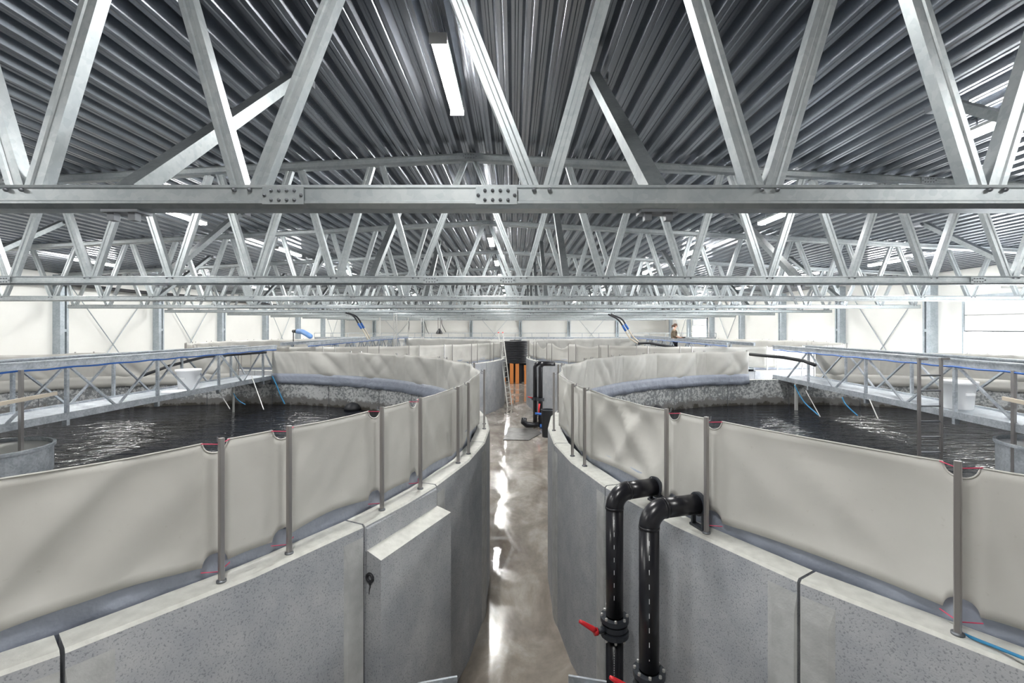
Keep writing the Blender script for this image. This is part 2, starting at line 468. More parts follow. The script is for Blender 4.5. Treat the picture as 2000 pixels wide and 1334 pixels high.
def rods(p, q, r_, s_, label, name='cross_brace'):
    o = thing(name, label, 'wall bracing', (0,0,0), group='crossed rods on the walls')
    MB().rod(p, q, .022, 6).build('rod', M['column'], o); MB().rod(r_, s_, .022, 6).build('rod', M['column'], o)
for side, nm in ((-1,'left'), (1,'right')):
    x = WL+.1 if side < 0 else WR-.1
    for i, ya in enumerate((21.75+.4, 27.75+.4, 39.75+.4, 51.75+.4)):
        if side > 0 and i == 1: continue
        yb = ya+5.1
        rods((x,ya,.3),(x,yb,6.3),(x+.05,ya,6.3),(x+.05,yb,.3), 'pair of thin crossed rods on the %s wall, %s' % (nm, nearest(i)))
for i, xa in enumerate((-16.9,-4.9,7.1)):
    rods((xa,Y1-.12,.4),(xa+5.1,Y1-.12,6.3),(xa,Y1-.17,6.3),(xa+5.1,Y1-.17,.4), 'pair of thin crossed rods on the far wall, %s from the left' % ORD[i])
# dark service pipe high along the left wall
pts = [(WL+.6, 12, 6.15)]+[(WL+.6+.03*sin(y), y, 6.1+.05*sin(y*.9)) for y in range(13, 56, 3)]
tag(MB().tube(pts, .09, 8).build('service_pipe', M['dark'], smooth=True), 'long dark service pipe running high along the left wall', 'pipe')

# ------------------------------------------------------------------ tanks
def pol(c, r, a): a = R(a); return (c[0]+r*cos(a), c[1]+r*sin(a))
def facet(c, r, a, joints):
    """point of the faceted outline of radius r at angle a"""
    return pol(c, r, a)
def make_tank(c, Ro, joints, label, pilaster=None, detail=True, base=0.):
    t = thing('fish_tank', label, 'fish tank', (c[0], c[1], 0), group='round concrete tanks')
    Ri = Ro-.21; js = sorted(joints)
    n = len(js)
    for i in range(n):
        a = js[i]; b = js[(i+1) % n]+(360 if i == n-1 else 0); g = .07; mid = (a+b)/2
        A = [a+g, mid, b-g]
        o = [pol((0,0), Ro, x) for x in A]; q = [pol((0,0), Ri, x) for x in A]
        m = MB(); v = []; f = []
        for k in range(3):
            ox, oy = o[k]; qx, qy = q[k]; rx, ry = pol((0,0), Ro-.018, A[k])
            v += [(ox,oy,0),(ox,oy,RIM-.02),(rx,ry,RIM),(qx,qy,RIM),(qx,qy,.0)]
        for k in (0,1):
            s = k*5; e = s+5
            f += [(s,e,e+1,s+1),(s+1,e+1,e+2,s+2),(s+2,e+2,e+3,s+3),(s+3,e+3,e+4,s+4),(s+4,e+4,e,s)]
        f += [(0,1,2,3,4),(14,13,12,11,10)]
        m.add(v, f)
        me = m.mesh('wall_panel', M['concrete']); me.materials.append(M['rim']); me.materials.append(M['inner'])
        for pi_, p in enumerate(me.polygons):
            if p.normal.z > .4: p.material_index = 1
            elif pi_ in (3, 8): p.material_index = 2
        pn = link('wall_panel', me, t)
        if detail:       # slightly proud strips at both ends of the panel
            for aa, bb in ((a+g, a+g+1.45), (b-g-1.45, b-g)):
                if pilaster and pilaster[0] < (aa+bb)/2 < pilaster[1]: continue
                if aa < mid: segs = (aa, bb)
                # radius of the chord at each angle
                def rr(x):
                    h0, h1 = (a+g, mid) if x <= mid else (mid, b-g)
                    m_ = (h0+h1)/2; return Ro*cos(R((h1-h0)/2))/cos(R(x-m_))
                P = [pol((0,0), rr(aa), aa), pol((0,0), rr(bb), bb)]
                Q = [pol((0,0), rr(aa)+.012, aa+(.1 if aa < mid else .25)), pol((0,0), rr(bb)+.012, bb-(.25 if aa < mid else .1))]
                mm = MB(); zt = RIM-.10
                mm.add([(*P[0],0),(*P[1],0),(*Q[1],0),(*Q[0],0),(*P[0],zt),(*P[1],zt),(*Q[1],zt-.14),(*Q[0],zt-.14)],
                       [(3,2,6,7),(0,3,7,4),(2,1,5,6),(7,6,5,4)])
                mm.build('joint_strip', M['strip'], pn)
    if pilaster:
        a, b = pilaster
        m = MB(); q = [pol((0,0), Ro-.03, a), pol((0,0), Ro-.03, (a+b)/2), pol((0,0), Ro-.03, b)]
        P = [pol((0,0), Ro+.015, a), pol((0,0), Ro+.015, b)]; Q = [pol((0,0), Ro+.175, a-.02), pol((0,0), Ro+.175, b+.02)]
        zl = RIM-.22
        m.prism([q[0], P[0], P[1], q[2]], zl-.02, RIM-.035)
        o = m.build('pilaster_head', M['concrete'], t, bevel=.012)
        m = MB(); m.add([(*q[0],0),(*Q[0],0),(*Q[1],0),(*q[2],0),(*P[0],zl+.0),(*Q[0],zl-.05),(*Q[1],zl-.05),(*P[1],zl+.0)],
                        [(0,3,2,1),(0,1,5,4),(1,2,6,5),(2,3,7,6),(4,5,6,7),(3,0,4,7)])
        me = m.mesh('pilaster', M['concrete']); me.materials.append(M['rim'])
        for p in me.polygons:
            if p.normal.z > .5: p.material_index = 1
        pil = link('pilaster', me, t)
        # anchor hole on the end face with a dark drip
        e = Vector((Q[0][0]-q[0][0], Q[0][1]-q[0][1], 0)).normalized(); nrm = Vector((e.y, -e.x, 0))
        if nrm.dot(Vector((0,-1,0))) < 0: nrm = -nrm
        cc = Vector((*q[0], zl-.22)) + e*.085 + nrm*.006
        rt = MB(); rt.tube([cc + e*(.032*cos(x)) + Vector((0,0,.032*sin(x))) for x in [2*pi*i/14 for i in range(15)]], 0.013, 8)
        rt.build('anchor_ring', M['dark'], pil)
        dr = MB().tube([cc-Vector((0,0,.035)), cc-Vector((0,0,.08))+e*.002, cc-Vector((0,0,.1))-e*.006, cc-Vector((0,0,.14))-e*.008], [.009,.005,.004,.002], 5)
        dr.build('drip_stain', M['dark'], pil)
    fl = MB().prism([pol((0,0), Ri+.05, x) for x in range(0,360,5)], .0, .06); fl.build('tank_bottom', M['inner'], t)
    w = MB(); ring = [pol((0,0), Ri-.004, x) for x in [k*4 for k in range(90)]]
    w.add([(x,y,0) for x,y in ring], [tuple(range(90))])
    return t
def make_water(c, Ro, joints, label):
    pts = []
    js = sorted(joints); 
    for i in range(len(js)):
        a = js[i]; b = js[(i+1) % len(js)]+(360 if i == len(js)-1 else 0)
        pts += [pol((0,0), Ro-.212, a+.07), pol((0,0), Ro-.212, (a+b)/2)]
    o = MB().add([(x,y,0) for x,y in pts], [tuple(range(len(pts)))]).build('tank_water', M['water'])
    o.location = (c[0], c[1], WATER)
    return tag(o, label, 'water', kind='stuff')
CL1, RO1 = (-8.53, 7.79), 8.14
CR1, RO2 = (8.70, 7.68), 8.14
CL2 = (-8.62, 27.1); CR2 = (8.84, 27.1)
JL = [129.5,114.7,99.5,84.6,69.7,54.7,39.5,24.6,9.8,-4.8,-18.7,-26.8,-40.4,-57,-72.5,-88,-103,-118.5,-134,-149.5,-165,-180.5,-200,-215]
JL = [j if j > -181 else j+360 for j in JL]
JR = [119.2,104.1,89,73.9,59,44,29,14,-1,-16,-31,-46,-61,-76,-91,-106,-118,-132,-146.8,-161.8,-175.4,-191,-207,-223.5]
JS = [4+15*k for k in range(24)]
tankL = make_tank(CL1, RO1, JL, 'large round concrete tank in the left foreground with a stepped pilaster', (-26.7,-18.8))
tankR = make_tank(CR1, RO2, JR, 'large round concrete tank in the right foreground with two black pipes beside it')
tankL2 = make_tank(CL2, 8.14, JS, 'round concrete tank behind the left foreground tank, ladder leaning on it', detail=False)
tankR2 = make_tank(CR2, 8.14, JS, 'round concrete tank behind the right foreground tank, person standing over it', detail=False)
make_water(CL1, RO1, JL, 'dark rippled water filling the left foreground tank')
make_water(CR1, RO2, JR, 'dark rippled water filling the right foreground tank')
make_water(CL2, 8.14, JS, 'dark water in the tank behind the left foreground tank')
make_water(CR2, 8.14, JS, 'dark water in the tank behind the right foreground tank')

# ------------------------------------------------------------------ screens round the tanks
def ndisp(u, z, seed, amp=1, lean=0):
    """soft diagonal folds across one bay, u in 0..1, z in 0..1"""
    q = random.Random(seed); d = 0
    env = sin(pi*min(1, max(0, u)))**.6
    for i in range(3):
        k = q.uniform(.6, 1.9); sl = (lean if lean and i < 2 else q.choice((-1,1)))*q.uniform(.8, 1.7); ph = q.uniform(0, 6.28)
        s = sin(2*pi*(k*.5*(u*1.5+sl*z*.8))+ph)
        d += (.5-abs(s)**.55)*q.uniform(.5, 1.1)
    return d*.03*env*amp
def make_screen(c, Rr, posts, label, gap=None, lean=(0,0), cut=None, detail=True, sagmap=None, strings=True, plain=None):
    """posts: sorted angles; gap: (a, b) open stretch without fabric"""
    t = thing('tank_screen', label, 'tank screen', (c[0], c[1], 0), group='tarpaulin screens round the tanks')
    Rp = Rr-.09; Rf = Rr-.17; HP = .945
    P = sorted(posts)
    # posts
    pm = MB(); r = .0165
    pm.beam((0,0,-.02),(0,0,HP), [(-r,-r*.7),(-r*.7,-r),(r*.7,-r),(r,-r*.7),(r,r*.7),(r*.7,r),(-r*.7,r),(-r,r*.7)])
    pme = pm.mesh('screen_post', M['post'])
    rme = MB().lathe([(.018,.0),(.031,.0),(.031,.012),(.018,.016)], n=14).mesh('socket', M['bolt'], True)
    hme = MB().tube([(-.02,0,HP-.035),(-.05,.0,HP-.03),(-.055,0,HP+.0)], .005, 5).mesh('hook', M['bolt'])
    for a in P:
        x, y = pol((0,0), Rp, a)
        p = link('screen_post', pme, t); p.location = (x, y, RIM); 
        p.rotation_euler = (lean[1], lean[0], R(a))
        if detail:
            s = link('socket', rme, p); h = link('hook', hme, p)
    # fabric, bay by bay, one continuous mesh
    NR = 14 if detail else 7; cols = []
    stations = []
    for i in range(len(P)):
        a = P[i]; b = P[(i+1) % len(P)]+(360 if i == len(P)-1 else 0)
        if gap and not (b <= gap[0]+.01 or a >= gap[1]-.01): continue
        stations.append((a, b))
    runs = []; 
    for a, b in stations:
        if runs and abs(runs[-1][-1][1]-a) < .01: runs[-1].append((a, b))
        else: runs.append([(a, b)])
    m = MB(); st = MB()
    for run in runs:
        idx = []
        for (a, b) in run:
            L = R(b-a)*Rf; wide = L > .8
            cut_r = .078
            uu = [0,.015/L,.03/L,.045/L,.058/L,.068/L,.075/L,.08/L,.12/L] if detail and L > .3 else [0,.1]
            inner_n = max(3, int(L/.075)) if detail else max(4, int(L/.25))
            us = sorted(set([round(u, 5) for u in uu]+[round(1-u, 5) for u in uu]+[round(uu[-1]+(1-2*uu[-1])*k/inner_n, 5) for k in range(1, inner_n)]))
            seed = int(a*10)+int(c[1]*7)
            rs = random.Random(seed)
            sagt = rs.uniform(.008,.03)*(1 if wide else .3); sagb = rs.uniform(.02,.06)*(1 if wide else .4)
            if sagmap and int(round(a)) in sagmap: sagt = sagmap[int(round(a))]
            pa = Vector(pol((0,0), Rf, a)); pb = Vector(pol((0,0), Rf, b))
            for u in us[:-1] if (a, b) != run[-1] else us:
                p = pa.lerp(pb, u); nn = p.normalized()
                d0 = u*L; d1 = (1-u)*L
                def cutf(d, key):
                    if not detail or not cut: return 0
                    ang = a if d is d0 else b
                    hit = [x for x in cut if abs(x-((ang+180) % 360-180)) < .3]
                    return sqrt(max(0, cut_r**2-d*d)) if (hit and d < cut_r) else 0
                cc = max(cutf(d0, 0), cutf(d1, 1))
                zt = HP-.03-sagt*4*u*(1-u)-cc*1.0
                zb = .085+sagb*4*u*(1-u)+cc*1.05
                colv = []
                for j in range(NR+1):
                    w = j/NR; z = zb+(zt-zb)*w
                    dd = ndisp(u, z, seed, min(2.8, max(1.2, 1.5*L)) if wide else .3, (-1 if c[0] < 0 else 1) if detail else 0)*(1 if detail else 1.7)*min(1, 5*min(w, 1-w)+.25)
                    pp = p+nn*dd
                    colv.append((pp.x, pp.y, RIM+z))
                idx.append(colv)
        base = len(m.v); n = NR+1
        for cv in idx: m.v += cv
        for i in range(len(idx)-1):
            for j in range(NR): m.f.append((base+i*n+j, base+(i+1)*n+j, base+(i+1)*n+j+1, base+i*n+j+1))
        # rolled hem along the top edge
        hem = [cv[-1] for cv in idx]
        if detail: st.tube(hem, .006, 5)
        a0, a1 = run[0][0], run[-1][1]
        segs = [(a0, a1, bool(plain and plain[0]-.01 <= (a0+a1)/2 <= plain[1]+.01))]
        if plain and a0 < plain[0] < a1: segs = [(a0, plain[0], False), (plain[0], a1, True)]
        for a0, a1, pl in segs:
            sk = MB(); ks = max(8, int((a1-a0)/(1.2 if detail else 3)))
            for k in range(ks+1):
                aa = a0+(a1-a0)*k/ks; by = [q for q in run if q[0]-.01 <= aa <= q[1]+.01][0]; Rc = Rf*cos(R(by[1]-by[0])/2)/cos(R(aa-(by[0]+by[1])/2)); w = .012*sin(aa*3.1)+.008*sin(aa*1.3)
                for z, rr in ((.2, Rc-.045), (.10, Rc-.05+w*.2), (.0, min(Rc-.06+w, Rr-.225)), (-.13+.012*sin(aa*1.1), min(Rc-.07+w*1.5, Rr-.235))):
                    x, y = pol((0,0), rr, aa); sk.v.append((x, y, RIM+z))
            sk.f += [(k*4+j, (k+1)*4+j, (k+1)*4+j+1, k*4+j+1) for k in range(ks) for j in range(3)]
            o = sk.build('skirt', M['fabric'] if pl else M['skirt'], t, smooth=True)
            so = o.modifiers.new('thickness', 'SOLIDIFY'); so.thickness = .004
    o = m.build('screen_fabric', M['fabric'], t, smooth=True)
    so = o.modifiers.new('thickness', 'SOLIDIFY'); so.thickness = .004
    if detail: st.build('hem', M['fabric'], t, smooth=True)
    if cut and strings:
        for a in cut:
            for z in (HP-.045, .06):
                da = degrees(.09/Rf); q0 = pol((0,0), Rf, a-da); q1 = pol((0,0), Rf, a+da); qm = pol((0,0), Rf+.055, a)
                MB().tube([(*q0,RIM+z+.012),(*qm,RIM+z-.0),(*q1,RIM+z+.012)], .0035, 5).build('lacing', M['redstring'], t)
    return t
PL = [-34.8,-31.4,-24.5,-20.0,-12.9,-9.7,1.6,4.6,16.6,19.6,31.1,34.2,46.3,49.8,61.2,64.2,75.6,78.8,84.8, 93.0,106,109,121,124,136,139,151,154,166,169,181,184,196,199,211,214,226,229,241,244,256,259,275,278,290,293,-55,-52,-44]
PR = [178.5,-170.3,-167.0,-155.6,-152.4,-141.3,-138.4,-128,-125,-113,-110,-98,-95, 163.2,166.2,150.5,147.5,139,136.1,128.1,124.4,112.7,109.8,98.6, 83.0,70,67,55,52,40,37,25,22,10,7,-5,-8,-20,-23,-35,-38,-50,-53,-65,-68,-80,-83]
make_screen(CL1, RO1, PL, 'grey tarpaulin screen on steel posts round the left foreground tank', gap=(84.8,93.0), lean=(0,0), cut=[-34.8,-31.4,-24.5,-20.0,-44], sagmap={61:.03,46:.06}, plain=(93.0, 305.0))
make_screen(CR1, RO2, PR, 'grey tarpaulin screen on steel posts round the right foreground tank', gap=(83.0,98.6), cut=[-155.6,-152.4,-141.3,-138.4], plain=(-83.0, 83.0))
P2 = [k*12+d for k in range(30) for d in (2, 5.2)]
make_screen(CL2, 8.14, [a for a in P2 if not 84 < a < 95 and not 265 < a < 276], 'pale tarpaulin screen round the tank behind the left foreground tank', gap=None, detail=False)
make_screen(CR2, 8.14, [a for a in P2 if not 84 < a < 95 and not 265 < a < 276], 'pale tarpaulin screen round the tank behind the right foreground tank', gap=None, detail=False,
            sagmap={197:.30, 185:.12, 209:.22, 221:.1})

# ------------------------------------------------------------------ bridges over the tanks
def make_bridge(label, L, node, off, w=1.03):
    """runs along +Y from the origin, deck at z=0; side trusses at x=0 and x=w"""
    t = thing('tank_bridge', label, 'footbridge', group='galvanised footbridges over the tanks')
    d = MB().box(.03,w-.03,0,L,.0,.03)
    n = 26
    d.build('deck', M['bridge'], t)
    for x, nm in ((0,0),(w,1)):
        MB().bar((x,0,0.0),(x,L,0.0),.05,.13).build('toe_beam', M['bridge'], t)
        m = MB().bar((x,0,.955),(x,L,.955),.06,.10); m.bar((x+(.03 if x == 0 else -.03),0,1.02),(x+(.03 if x == 0 else -.03),L,1.02),.16,.025)
        m.build('top_rail', M['bridge'], t)
        y = off
        ys = []
        while y < L-.05: ys.append(y); y += node
        ys = [v for v in ys if v > .05]
        for i, v in enumerate(ys):
            MB().bar((x,v,.03),(x,v,.91),.05,.055,up=(1,0,0)).build('upright', M['bridge'], t)
        for i in range(len(ys)-1):
            mid = (ys[i]+ys[i+1])/2
            for p, q in (((x,ys[i]+.04,.91),(x,mid-.03,.03)), ((x,mid+.03,.03),(x,ys[i+1]-.04,.91))):
                MB().bar(p,q,.035,.04,up=(1,0,0)).build('diagonal', M['bridge'], t)
        v = ys[-1]
        if L-v > .3: MB().bar((x,v+.04,.91),(x,min(L,v+node/2),.03),.035,.04,up=(1,0,0)).build('diagonal', M['bridge'], t)
    pts = [(-.035 if True else 0, y*.25, .885+.008*sin(y*1.7)) for y in range(0, int(L*4)+1)]
    MB().tube(pts, .017, 6).build('blue_hose', M['blue'], t); 
    for y in [off+node*k for k in range(-2, 9)]:
        if .3 < y < L-.3: MB().box(-.03,.06,y-.03,y+.03,-.17,-.06).build('hanger_lug', M['bridge'], t)
    for y in (0, L-.3): MB().box(-.04,w+.04,y,y+.3,-.085,-.06).build('bearing_plate', M['dark'], t)
    return t
ZD = 2.585
LB = 16.55
aL = atan2(-8.17+7.82, 7.74-15.7)       # slight skew of the left bridge
rzL = -atan2(.35, 8.0); rzR = -atan2(.52, 8.7)
brL = make_bridge('galvanised lattice footbridge across the left foreground tank, white bucket on it', LB, 2.13, .88)
brL.rotation_euler = (0,0,rzL)
# near-side rail passes X=-8.17 at y=7.74; structure extends to the left (mirror in x)
brL.scale = (-1,1,1)
y_start = -.55
def place(br, X, Y, rz, ystart):
    x = X - (Y-ystart)*math.tan(-rz); br.location = (x, ystart, ZD)
place(brL, -8.17, 7.74, rzL, y_start)
brR = make_bridge('galvanised lattice footbridge across the right foreground tank, black ladder in front', LB, 2.47, 2.1)
brR.rotation_euler = (0,0,rzR); place(brR, 8.04, 7.66, rzR, y_start)
brL2 = copy_tree(brL); brL2.location = (-7.95, 18.75, ZD); brL2.rotation_euler = (0,0,R(-1)); brL2['label'] = 'galvanised footbridge over the far left tank, beyond the foreground one'
brR2 = copy_tree(brR); brR2.location = (8.25, 18.75, ZD); brR2.rotation_euler = (0,0,R(-1)); brR2['label'] = 'galvanised footbridge over the far right tank, person walking on it'

# walkway across the hall beyond the tanks
cw = thing('cross_walkway', 'long galvanised walkway with low railing crossing the hall before the far wall', 'walkway', (0, 44.2, 0))
MB().box(-18.1,18.4,0,.9,3.16,3.34).build('deck', M['bridge'], cw)
for y in (.0,.9): MB().bar((-18.1,y,3.69),(18.4,y,3.69),.04,.04).build('handrail', M['bridge'], cw)
for k in range(25):
    x = -18.1+36.5*k/24
    MB().box(x-.02,x+.02,-.02,.02,3.3,3.69).build('railing_post', M['bridge'], cw)
for k in range(9):
    x = -17.8+35.8*k/8
    MB().box(x-.06,x+.06,.35,.5,0,3.16).build('leg', M['bridge'], cw)

# ------------------------------------------------------------------ outlet pipes on the right foreground tank
def bend(p0, p1, p2, r, n=8):
    """points with a rounded corner at p1"""
    p0, p1, p2 = map(Vector, (p0,p1,p2)); a = (p0-p1).normalized(); b = (p2-p1).normalized()
    A = p1+a*r; B = p1+b*r; out = []
    for i in range(n+1):
        t = i/n*pi/2; out.append(p1+a*r*(1-sin(t))+b*r*(1-cos(t)))
    return out
def outlet(label, x, y, dirv, hl, zc, zv, rad, rz):
    t = thing('outlet_pipe', label, 'pipe', (x, y, 0), rz=atan2(dirv[1], dirv[0]), group='black outlet pipes on the right foreground tank')
    br = rad*1.75
    c = bend((0,0,zc-1),(0,0,zc),(1,0,zc), br, 10)
    MB().tube([(0,0,zv+.1),(0,0,zc-br)], rad, 28).build('riser', M['pipe'], t, smooth=True)
    MB().tube([(0,0,0),(0,0,zv-.1)], rad, 28).build('riser', M['pipe'], t, smooth=True)
    MB().tube(c, rad*1.02, 28).build('elbow', M['pipe'], t, smooth=True)
    MB().tube([(br,0,zc),(hl,0,zc)], rad, 28).build('spout', M['pipe'], t, smooth=True)
    MB().tube([(0,0,zc-br-.01),(0,0,zc-br+.012)], rad*1.05, 28).build('weld_bead', M['pipe'], t, smooth=True)
    MB().tube([(br-.01,0,zc),(br+.012,0,zc)], rad*1.05, 28).build('weld_bead', M['pipe'], t, smooth=True)
    fr = MB(); 
    fr.beam((hl-.02,0,zc),(hl+.01,0,zc), [(rad*1.22*cos(2*pi*k/28), rad*1.22*sin(2*pi*k/28)) for k in range(28)])
    fr.box(hl-.02,hl+.015,-rad*.95,-rad*.7,RIM+.003,zc); fr.box(hl-.02,hl+.015,rad*.7,rad*.95,RIM+.003,zc)
    fr.box(hl-.03,hl+.03,-rad*1.05,rad*1.05,RIM+.001,RIM+.02)
    fr.build('collar', M['flange'], t)
    v = MB().lathe([(rad,.085),(rad*1.62,.085),(rad*1.62,.045),(rad*1.25,.04),(rad*1.25,-.04),(rad*1.62,-.045),(rad*1.62,-.085),(rad,-.085)], (0,0,zv), 28)
    vb = v.build('valve_body', M['flange'], t)
    MB().lathe([(rad*1.26,.022),(rad*1.48,.022),(rad*1.48,-.022),(rad*1.26,-.022)], (0,0,zv), 28).build('valve_ring', M['flange'], vb)
    for k in range(8):
        a = 2*pi*k/8+.3
        b = MB().lathe([(0,.018),(.012,.016),(.013,0),(.013,-.02)], (rad*1.42*cos(a), rad*1.42*sin(a), zv+.088), 8); b.lathe([(.012,0),(.012,-.02),(0,-.03)], (rad*1.42*cos(a), rad*1.42*sin(a), zv-.09), 8)
        b.build('bolt', M['alu'], vb)
    # red lever, pointing to the camera's left (given in world direction, undone by the thing's own turn)
    h = bpy.data.objects.new('lever', None)
    q = -atan2(dirv[1], dirv[0])
    def loc(dx, dy, dz): return Vector((dx*cos(q)-dy*sin(q), dx*sin(q)+dy*cos(q), zv+dz))
    MB().box(-.03,.03,-.012,.012,-.06,.06)
    s0 = loc(-rad*1.3,-.06,0); s1 = loc(-rad*1.3-.07,-.09,.0)
    MB().tube([s0, s1], .026, 14).build('stem', M['flange'], vb, smooth=True)
    lv = MB().tube([s1, loc(-rad*1.3-.10,-.10,.0)], .033, 14)
    lv.tube([loc(-rad*1.3-.09,-.10,.01), loc(-rad*1.3-.12,-.105,.035), loc(-rad*1.3-.20,-.11,.085), loc(-rad*1.3-.235,-.11,.105)], [.026,.024,.019,.014], 10)
    lv.build('handle', M['red'], vb, smooth=True)
    # white dashed print along the pipe
    a = atan2(-1, -.25)+q
    ml = MB()
    z = zc-br-.1
    k = 0
    while z > .3:
        dz = .05 if z > zc-br-.95 else .008
        if abs(z-zv) > .2:
            ml.bar((rad*1.005*cos(a), rad*1.005*sin(a), z-.02 if dz > .01 else z-.012), (rad*1.005*cos(a), rad*1.005*sin(a), z+.02 if dz > .01 else z), .004, .004)
        z -= .115 if dz > .01 else .022
    ml.build('printed_line', M['plastic'], t)
    return t
def dirn(x, y, c): d = Vector((c[0]-x, c[1]-y)).normalized(); return (d.x, d.y)
outlet('black outlet pipe with red valve lever fully in view, further of the two', .93, 4.48, (.93,.37), .46, 2.672, 1.45, .080, 0)
outlet('black outlet pipe closest to the camera, its valve at the bottom picture edge', 1.095, 3.93, (.96,.28), .47, 2.72, 1.34, .080, 0)

# steel platform edge below the camera
pf = thing('viewing_platform', 'steel platform edge jutting in at the bottom of the aisle', 'platform', (0,0,0))
zt = 1.33
m = MB().box(-.70,.95,1.6,3.6,zt-.05,zt); m.build('deck', M['column'], pf)
MB().bar((-.76,3.85,zt-.02),(-.455,3.93,zt-.02),.02,.13).build('toe_plate', M['bridge'], pf)
MB().bar((.445,3.94,zt-.02),(.74,3.87,zt-.02),.02,.13).build('toe_plate', M['bridge'], pf)
MB().box(-.62,-.56,3.55,3.88,zt-.07,zt-.02).build('bracket', M['column'], pf)
MB().box(.56,.62,3.55,3.90,zt-.07,zt-.02).build('bracket', M['column'], pf)
for x, y in ((-.6,1.8),(.8,1.8),(-.35,3.5),(.7,3.5)): MB().box(x-.03,x+.03,y-.03,y+.03,0,zt-.05).build('leg', M['column'], pf)

# ------------------------------------------------------------------ aisle things
tag(MB().add([(-.38,18.1,.003),(.55,18.0,.003),(1.1,19.2,.003),(.95,20.0,.003),(-.2,20.3,.003),(-.38,18.1,.03),(.55,18.0,.03),(1.1,19.2,.03),(.95,20.0,.03),(-.2,20.3,.03)],
    [(4,3,2,1,0),(5,6,7,8,9),(0,1,6,5),(1,2,7,6),(2,3,8,7),(3,4,9,8),(4,0,5,9)]).build('floor_plate', M['mat']), 'dark scuffed floor plate lying in the wet aisle', 'floor plate')
# far pipes at the second right tank
def far_pipe(x, y, label, zt=2.66, lever=True):
    t = thing('outlet_pipe', label, 'pipe', (x,y,0), group='black pipes on the far right tank')
    c = bend((0,0,0),(0,0,zt),(1,0,zt), .17, 8)
    MB().tube([(0,0,0)]+c+[(.62,0,zt)], .095, 14).build('riser', M['pipe'], t, smooth=True)
    MB().lathe([(.1,.06),(.16,.06),(.16,-.06),(.1,-.06)], (0,0,1.15), 18).build('valve_body', M['flange'], t)
    if lever: MB().tube([(-.12,-.08,1.18),(-.2,-.1,1.2),(-.32,-.1,1.24)], [.03,.025,.02], 8).build('handle', M['red'], t, smooth=True)
    else: MB().tube([(-.05,-.18,1.0),(-.08,-.2,.8),(-.08,-.2,.55)], [.04,.035,.03], 8).build('handle', M['red'], t, smooth=True)
    return t
far_pipe(.93, 20.9, 'black pipe with red lever at the far right tank rim, left one of the pair')
far_pipe(1.14, 20.6, 'black pipe bending over the far right tank rim, right one of the pair', lever=False)
tag(MB().tube([(.45,20.3,.42),(.42,20.3,.25),(.55,20.3,.14),(.85,20.35,.12),(1.02,20.45,.12)], [.11,.13,.13,.1,.1], 12).build('pump_elbow', M['pipe'], smooth=True), 'black pump elbow on the floor beside the far pipes', 'pump')
tag(MB().tube([(.9,20.25,.62),(1.2,20.2,.6)], .05, 8).tube([(1.22,20.2,.6),(1.24,20.2,.1)], .06, 8).tube([(1.1,20.2,.1),(1.42,20.15,.1)], .09, 8).build('blue_pump_fitting', M['blue'], smooth=True), 'blue pump fitting at the foot of the far black pipes', 'pipe fitting')
tb = MB().lathe([(0,.0),(.2,0),(.24,1.02),(.25,1.02),(.25,1.05),(.22,1.05)], (1.30,18.7,0.0), 20).build('waste_bin', M['flange'], smooth=True)
tag(tb, 'tall dark grey bin between the right tanks', 'bin')
# dark ribbed tank on its stand at the aisle's far end
bt = thing('ribbed_tank', 'black ribbed cylindrical tank standing high at the far end of the aisle', 'tank', (.16, 37.2, 0))
pr = [(0,3.18)]
zz = 3.18
while zz > 1.62: pr += [(.88,zz),(.92,zz-.04),(.92,zz-.09),(.88,zz-.13)]; zz -= .13
pr.append((0,1.6))
MB().lathe(pr, (0,0,0), 32).build('drum', M['dark'], bt, smooth=False)
MB().lathe([(.0,3.24),(.45,3.24),(.45,3.16)], (0,0,0), 20).build('lid', M['dark'], bt)
for k in range(6):
    a = k*pi/3; MB().box(.72*cos(a)-.09,.72*cos(a)+.09,.5*sin(a)-.09,.5*sin(a)+.09,0,1.62).build('leg', M['dark'], bt)
MB().box(-.75,.75,.55,.6,0,1.6).build('back_panel', M['dark'], bt)
for x, y, z0, z1, w, lb in ((-.27,36.4,.35,1.52,.27,'tall orange board under the black ribbed tank, left one'),(.14,36.4,.35,1.52,.27,'tall orange board under the black ribbed tank, right one'),
                       (.80,36.3,1.0,1.4,.28,'small orange box against the far right tank'),(-.78,36.3,0,.45,.2,'short orange block at the foot of the black ribbed tank')):
    o = MB().box(x,x+w,y-.06,y,0,z1) if z0 < 1 else MB().box(x,x+w*.9,y-.15,y,0,z1).box(x-.02,x+w*.9,y-.17,y,z0,z1)
    tag(o.build('orange_board', M['orange'], bevel=.01), lb, 'board')
# leaning ladder
ld = thing('aluminium_ladder', 'pale aluminium ladder leaning against the far left tank', 'ladder', (0,0,0))
A = Vector((-.20,25.9,0)); B = Vector((-.70,26.4,3.92))
for s in (-.2,.2):
    MB().bar(A+Vector((s*.55,s*1.1,0)), B+Vector((s*.55,s*1.1,0)), .06,.035,up=(0,1,0)).build('rail', M['alu'], ld)
    MB().box(-.04,.04,-.02,.02,-.03,.03).build('rail_cap', M['red'], ld).location = B+Vector((s*.55,s*1.1,0))
for k in range(14):
    p = A.lerp(B, (k+.7)/14.4); MB().rod(p+Vector((-.11,-.22,0)), p+Vector((.11,.22,0)), .018, 6).build('rung', M['alu'], ld)
